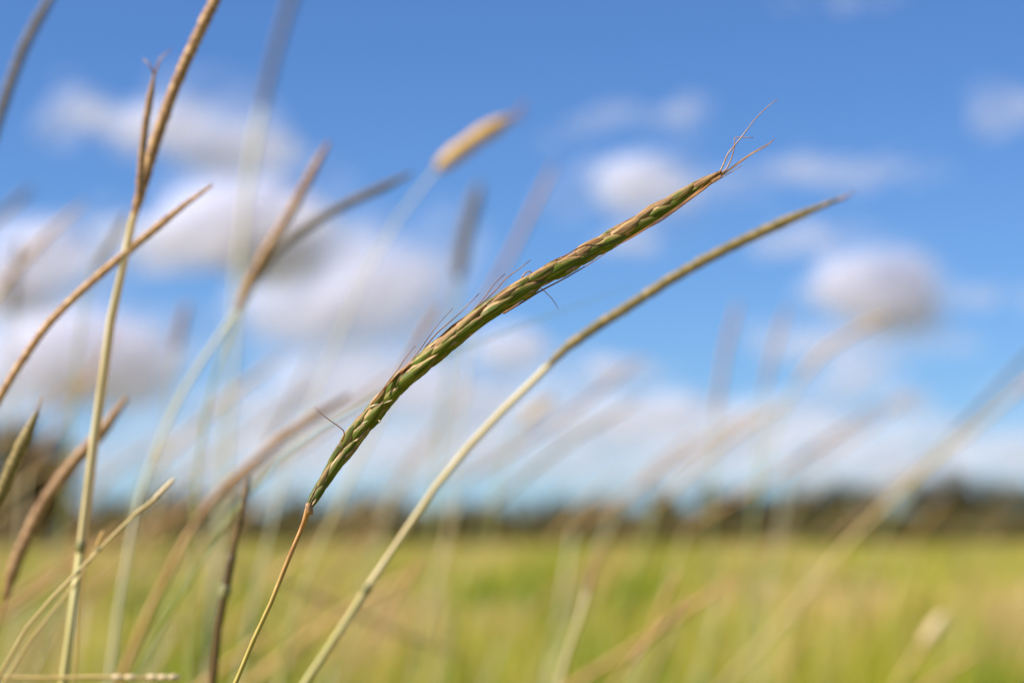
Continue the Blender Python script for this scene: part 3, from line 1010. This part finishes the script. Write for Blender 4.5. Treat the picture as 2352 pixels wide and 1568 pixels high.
    stalk('blurred greyish seed head above the long pale stem at the right edge',
          [(2185, 1000), (2250, 935), (2320, 860), (2400, 780)], 1.05, 24, [(2130, 1070), (2060, 1170), (1990, 1300), (1940, 1450)], 8, 'head_grey', 'culm_green', sharp=False)
    stalk('pinkish bright blurred tip low at the right over the green field',
          [(2120, 1480), (2145, 1445), (2172, 1408)], .9, 50, [(2085, 1530), (2060, 1575)], 22, 'head_pale', 'culm_straw', sharp=False)
    stalk('faint pale nodding head right of centre, curving rightwards',
          [(1830, 880), (1890, 810), (1960, 765), (2040, 725)], 1.25, 26, [(1790, 960), (1755, 1060), (1730, 1180), (1715, 1350)], 11, 'head_gold', 'culm_green', sharp=False)
    stalk('faint upright grey head left of the faint nodding one',
          [(1645, 960), (1655, 880), (1670, 790), (1698, 690)], 1.6, 24, [(1640, 1060), (1632, 1200)], 12, 'head_tan', 'culm_green', sharp=False)
    stalk('faint upright head between the upright grey and the nodding one',
          [(1755, 900), (1770, 830), (1790, 760), (1810, 700)], 1.8, 20, [(1745, 1000), (1730, 1200)], 10, 'head_tan', 'culm_green', sharp=False)
    stalk('orange blurred seed head slanting under the second seed head',
          [(1200, 975), (1235, 940), (1275, 912)], 1.05, 42, [(1170, 1020), (1140, 1120), (1120, 1300)], 12, 'head_gold', 'culm_green', sharp=False)
    stalk('olive blurred head behind the crossing of the tall pale stem and tan head',
          [(215, 620), (240, 580), (268, 535), (290, 490)], .74, 34, [(195, 690), (180, 800), (160, 1000)], 14, 'head_olive', 'culm_green', sharp=False)
    stalk('greyish blurred head slanting at the left edge below the small upright cloud',
          [(-40, 530), (0, 495), (40, 462), (75, 430)], 1.0, 34, [(-90, 600)], 14, 'head_grey', 'culm_pale', sharp=False)
    stalk('grey vertical blurred head at the left edge over the white cloud',
          [(30, 720), (33, 660), (38, 600), (46, 550)], 1.1, 34, [(28, 820), (25, 1000)], 14, 'head_grey', 'culm_pale', sharp=False)
    stalk('short pinkish upright blurred head over the pale clouds at left',
          [(405, 800), (415, 750), (430, 695)], .95, 40, [(395, 870), (380, 1000), (350, 1250)], 15, 'head_red', 'culm_pale', sharp=False)
    # dead twig with pale joints
    stalk('tan jointed twig with pale bud at its tip, lower left',
          [(352, 1148), (372, 1128), (402, 1098)], .50, 15, [(310, 1180), (250, 1240), (185, 1306), (120, 1372), (60, 1442), (5, 1540)], 11, 'head_pale', 'culm_straw',
          nodes=[(362, 1140), (228, 1262), (180, 1312)])
    stalk('thin tan twig with a small bud, alongside the jointed one',
          [(222, 1255), (230, 1238), (238, 1218)], .505, 14, [(205, 1290), (170, 1345), (120, 1405), (70, 1470), (10, 1568)], 9, 'head_gold', 'culm_straw')
    # blades
    leaf_blade('long thin green grass blade arching from the bottom edge behind the sharp seed head',
               [(300, 1568), (380, 1425), (450, 1305), (520, 1203), (572, 1132), (640, 1055), (740, 985), (850, 915), (960, 850),
                (1050, 806), (1160, 762), (1300, 710), (1420, 668), (1530, 636)], .575, 11)
    leaf_blade('bright green upright blade beside the dark brown dead stem', [(600, 1640), (590, 1500), (580, 1380), (560, 1260)], .95, 50, 'leaf_bright')
    leaf_blade('bright green blurred blade left of the dark brown dead stem', [(455, 1660), (465, 1520), (480, 1400), (500, 1290)], 1.0, 50, 'leaf_bright')

    leaf_blade('pale straw grass blade leaning right from the bottom left corner', [(40, 1640), (110, 1480), (190, 1360), (300, 1250)], .62, 26, 'leaf_dry')
    leaf_blade('folded tan grass blade rising between the green arching blade and the dark stem', [(330, 1600), (380, 1500), (440, 1390), (510, 1290), (600, 1230)], .66, 26, 'leaf_dry')
    leaf_blade('yellow-green upright blade left of the sharp thin stem at the bottom', [(640, 1620), (655, 1500), (690, 1370), (745, 1230), (800, 1130)], .7, 24)
    leaf_blade('dry blade lying low across the field, crossing the pale cream stem', [(640, 1330), (800, 1400), (960, 1470), (1120, 1520)], .8, 12, 'leaf_dry', ground=False)


named_stalks()


def fallen_twig():
    z = .56
    pts = [(-120, 1548), (20, 1556), (120, 1557), (220, 1554), (300, 1556), (412, 1556)]
    P = [at(x, y, z) for x, y in pts]
    base = Vector((P[0].x, P[0].y, 0))
    low = to_ground(P[0], P[0] - P[1])
    base = Vector(low[-1]); base.z = 0
    root = thing('dry_stalk', base, 'thin dry straw lying level along the bottom edge at left, with pale seeds', 'grass stalk')
    V, F, U = tube(resample(list(reversed(low)) + P, .01), lambda t: px(5, z), 7, base)
    link('culm', mesh_from('culm', V, F, M['culm_straw'], uvs=U), root)
    for x in (270, 300, 350, 375, 400):
        a, b = at(x - 16, 1555, z), at(x + 16, 1556, z)
        V, F, U = tube(resample([a, (a + b) / 2, b], .0004), lambda t: px(8, z) * math.sin(math.pi * (.06 + .88 * t)) ** .7, 8, base)
        link('seed', mesh_from('seed', V, F, M['head_pale'], uvs=U), root)


fallen_twig()


# ------------------------------------------------------------------ blurred stalks standing further back in the meadow
def meadow_stalks():
    rg = random.Random(21)
    grp = 'blurred seed stalks standing further back in the meadow'
    lab = 'soft blurred seed stalk standing further back among the meadow grass'
    protos = []
    mats = [('head_tan', 'culm_pale'), ('head_gold', 'culm_green'), ('head_tan', 'culm_white'), ('head_gold', 'culm_green'), ('head_olive', 'culm_green'), ('head_red', 'culm_pale')]
    for k in range(12):
        hm, cm = mats[k % 6]
        h = 1.0
        lean = .04 + .018 * k
        bend = rg.uniform(.02, .14)
        root = thing('meadow_stalk', (0, 0, 0), lab, 'grass stalk', grp)
        pts = [Vector((0, 0, 0)), Vector((lean * .25, 0, .35)), Vector((lean * .6, .02, .7)), Vector((lean, .03, .9))]
        tip = [pts[-1], pts[-1] + Vector((bend * .5 + .01, 0, .045)), pts[-1] + Vector((bend + .02, 0, .075 + .03 * rg.random()))]
        V, F, U = tube(resample(pts, .06), lambda t: (.0010 - .0002 * t), 6)
        link('culm', mesh_from('culm', V, F, M[cm], uvs=U), root)
        V, F, U = tube(resample(tip, .004), head_profile(rg.uniform(.0013, .0020)), 7, bump=head_bump(.007))
        link('seed_head', mesh_from('seed_head', V, F, M[hm], uvs=U), root)
        protos.append(root)
    spots = [(295, 790, 1.6), (620, 790, 1.5), (190, 850, 1.8), (145, 400, 1.3), (1448, 880, 1.5), (1115, 860, 1.9), (1530, 850, 1.8), (1780, 875, 1.6),
             (1570, 975, 2.2), (1445, 1060, 2.4), (1460, 1195, 1.6), (2165, 1010, 1.8), (2085, 1060, 2.5), (440, 1110, 1.5), (860, 1120, 2.2), (700, 860, 1.7),
             (1215, 400, 1.5), (100, 520, 1.6), (880, 880, 1.6), (1060, 960, 2.4)]
    own = ['small round tan blurred head under the crossing tan seed head at left', 'round ochre blurred head over pale clouds, left of centre',
           'faint tan blurred head over the white clouds near the left edge', 'faint grey blurred head just below the small upright cloud',
           'round orange blurred head under the white cloud right of centre', 'grey blurred head above the orange slanting head at centre',
           'pinkish slanting blurred head right of the round orange one', 'round tan blurred head left of the faint nodding head at right',
           'small faint round head under the pinkish slanting one right of centre', 'small faint olive head low over the treeline right of centre',
           'tan blurred tuft-like head in front of the dark treeline right of centre', 'round pinkish blurred head beside the long pale slanting stem at right',
           'small faint round head low over the treeline at right', 'slim tan blurred head just above the jointed twig at left']
    for _ in range(28):
        x = rg.uniform(-60, 2400)
        z = rg.uniform(1.5, 6.5)
        y = rg.uniform(880, 1180) if z < 3 else rg.uniform(960, 1240)
        spots.append((x, y, z))
    for _ in range(34):
        spots.append((rg.uniform(0, 2352), rg.uniform(1200, 1500), rg.uniform(1.0, 4.0)))
    for _ in range(34):
        spots.append((rg.uniform(-80, 1000), rg.uniform(1000, 1460), rg.uniform(1.3, 2.4)))
    placed = []
    for i, (x, y, z) in enumerate(spots):
        p = at(x, y, z)
        src = protos[i % 12] if i < 12 else protos[rg.randrange(12)]
        sc = p.z / .985
        hx = src.children[0].data
        # the head's tip stands over the base by this much; put the base so that the tip meets the spot
        tipx = max(v.co.x for ch in src.children for v in ch.data.vertices)
        rz = rg.uniform(-.7, .7)
        loc = Vector((p.x - tipx * sc * math.cos(rz), p.y - tipx * sc * math.sin(rz), 0))
        if i < 12:
            src.location = loc; src.rotation_euler = (0, 0, rz); src.scale = (sc,) * 3
        else:
            src = copy_thing(src, loc, rz, sc)
        if i < len(own): placed.append((src, own[i]))
    for o, lb in placed: o['label'] = lb


meadow_stalks()
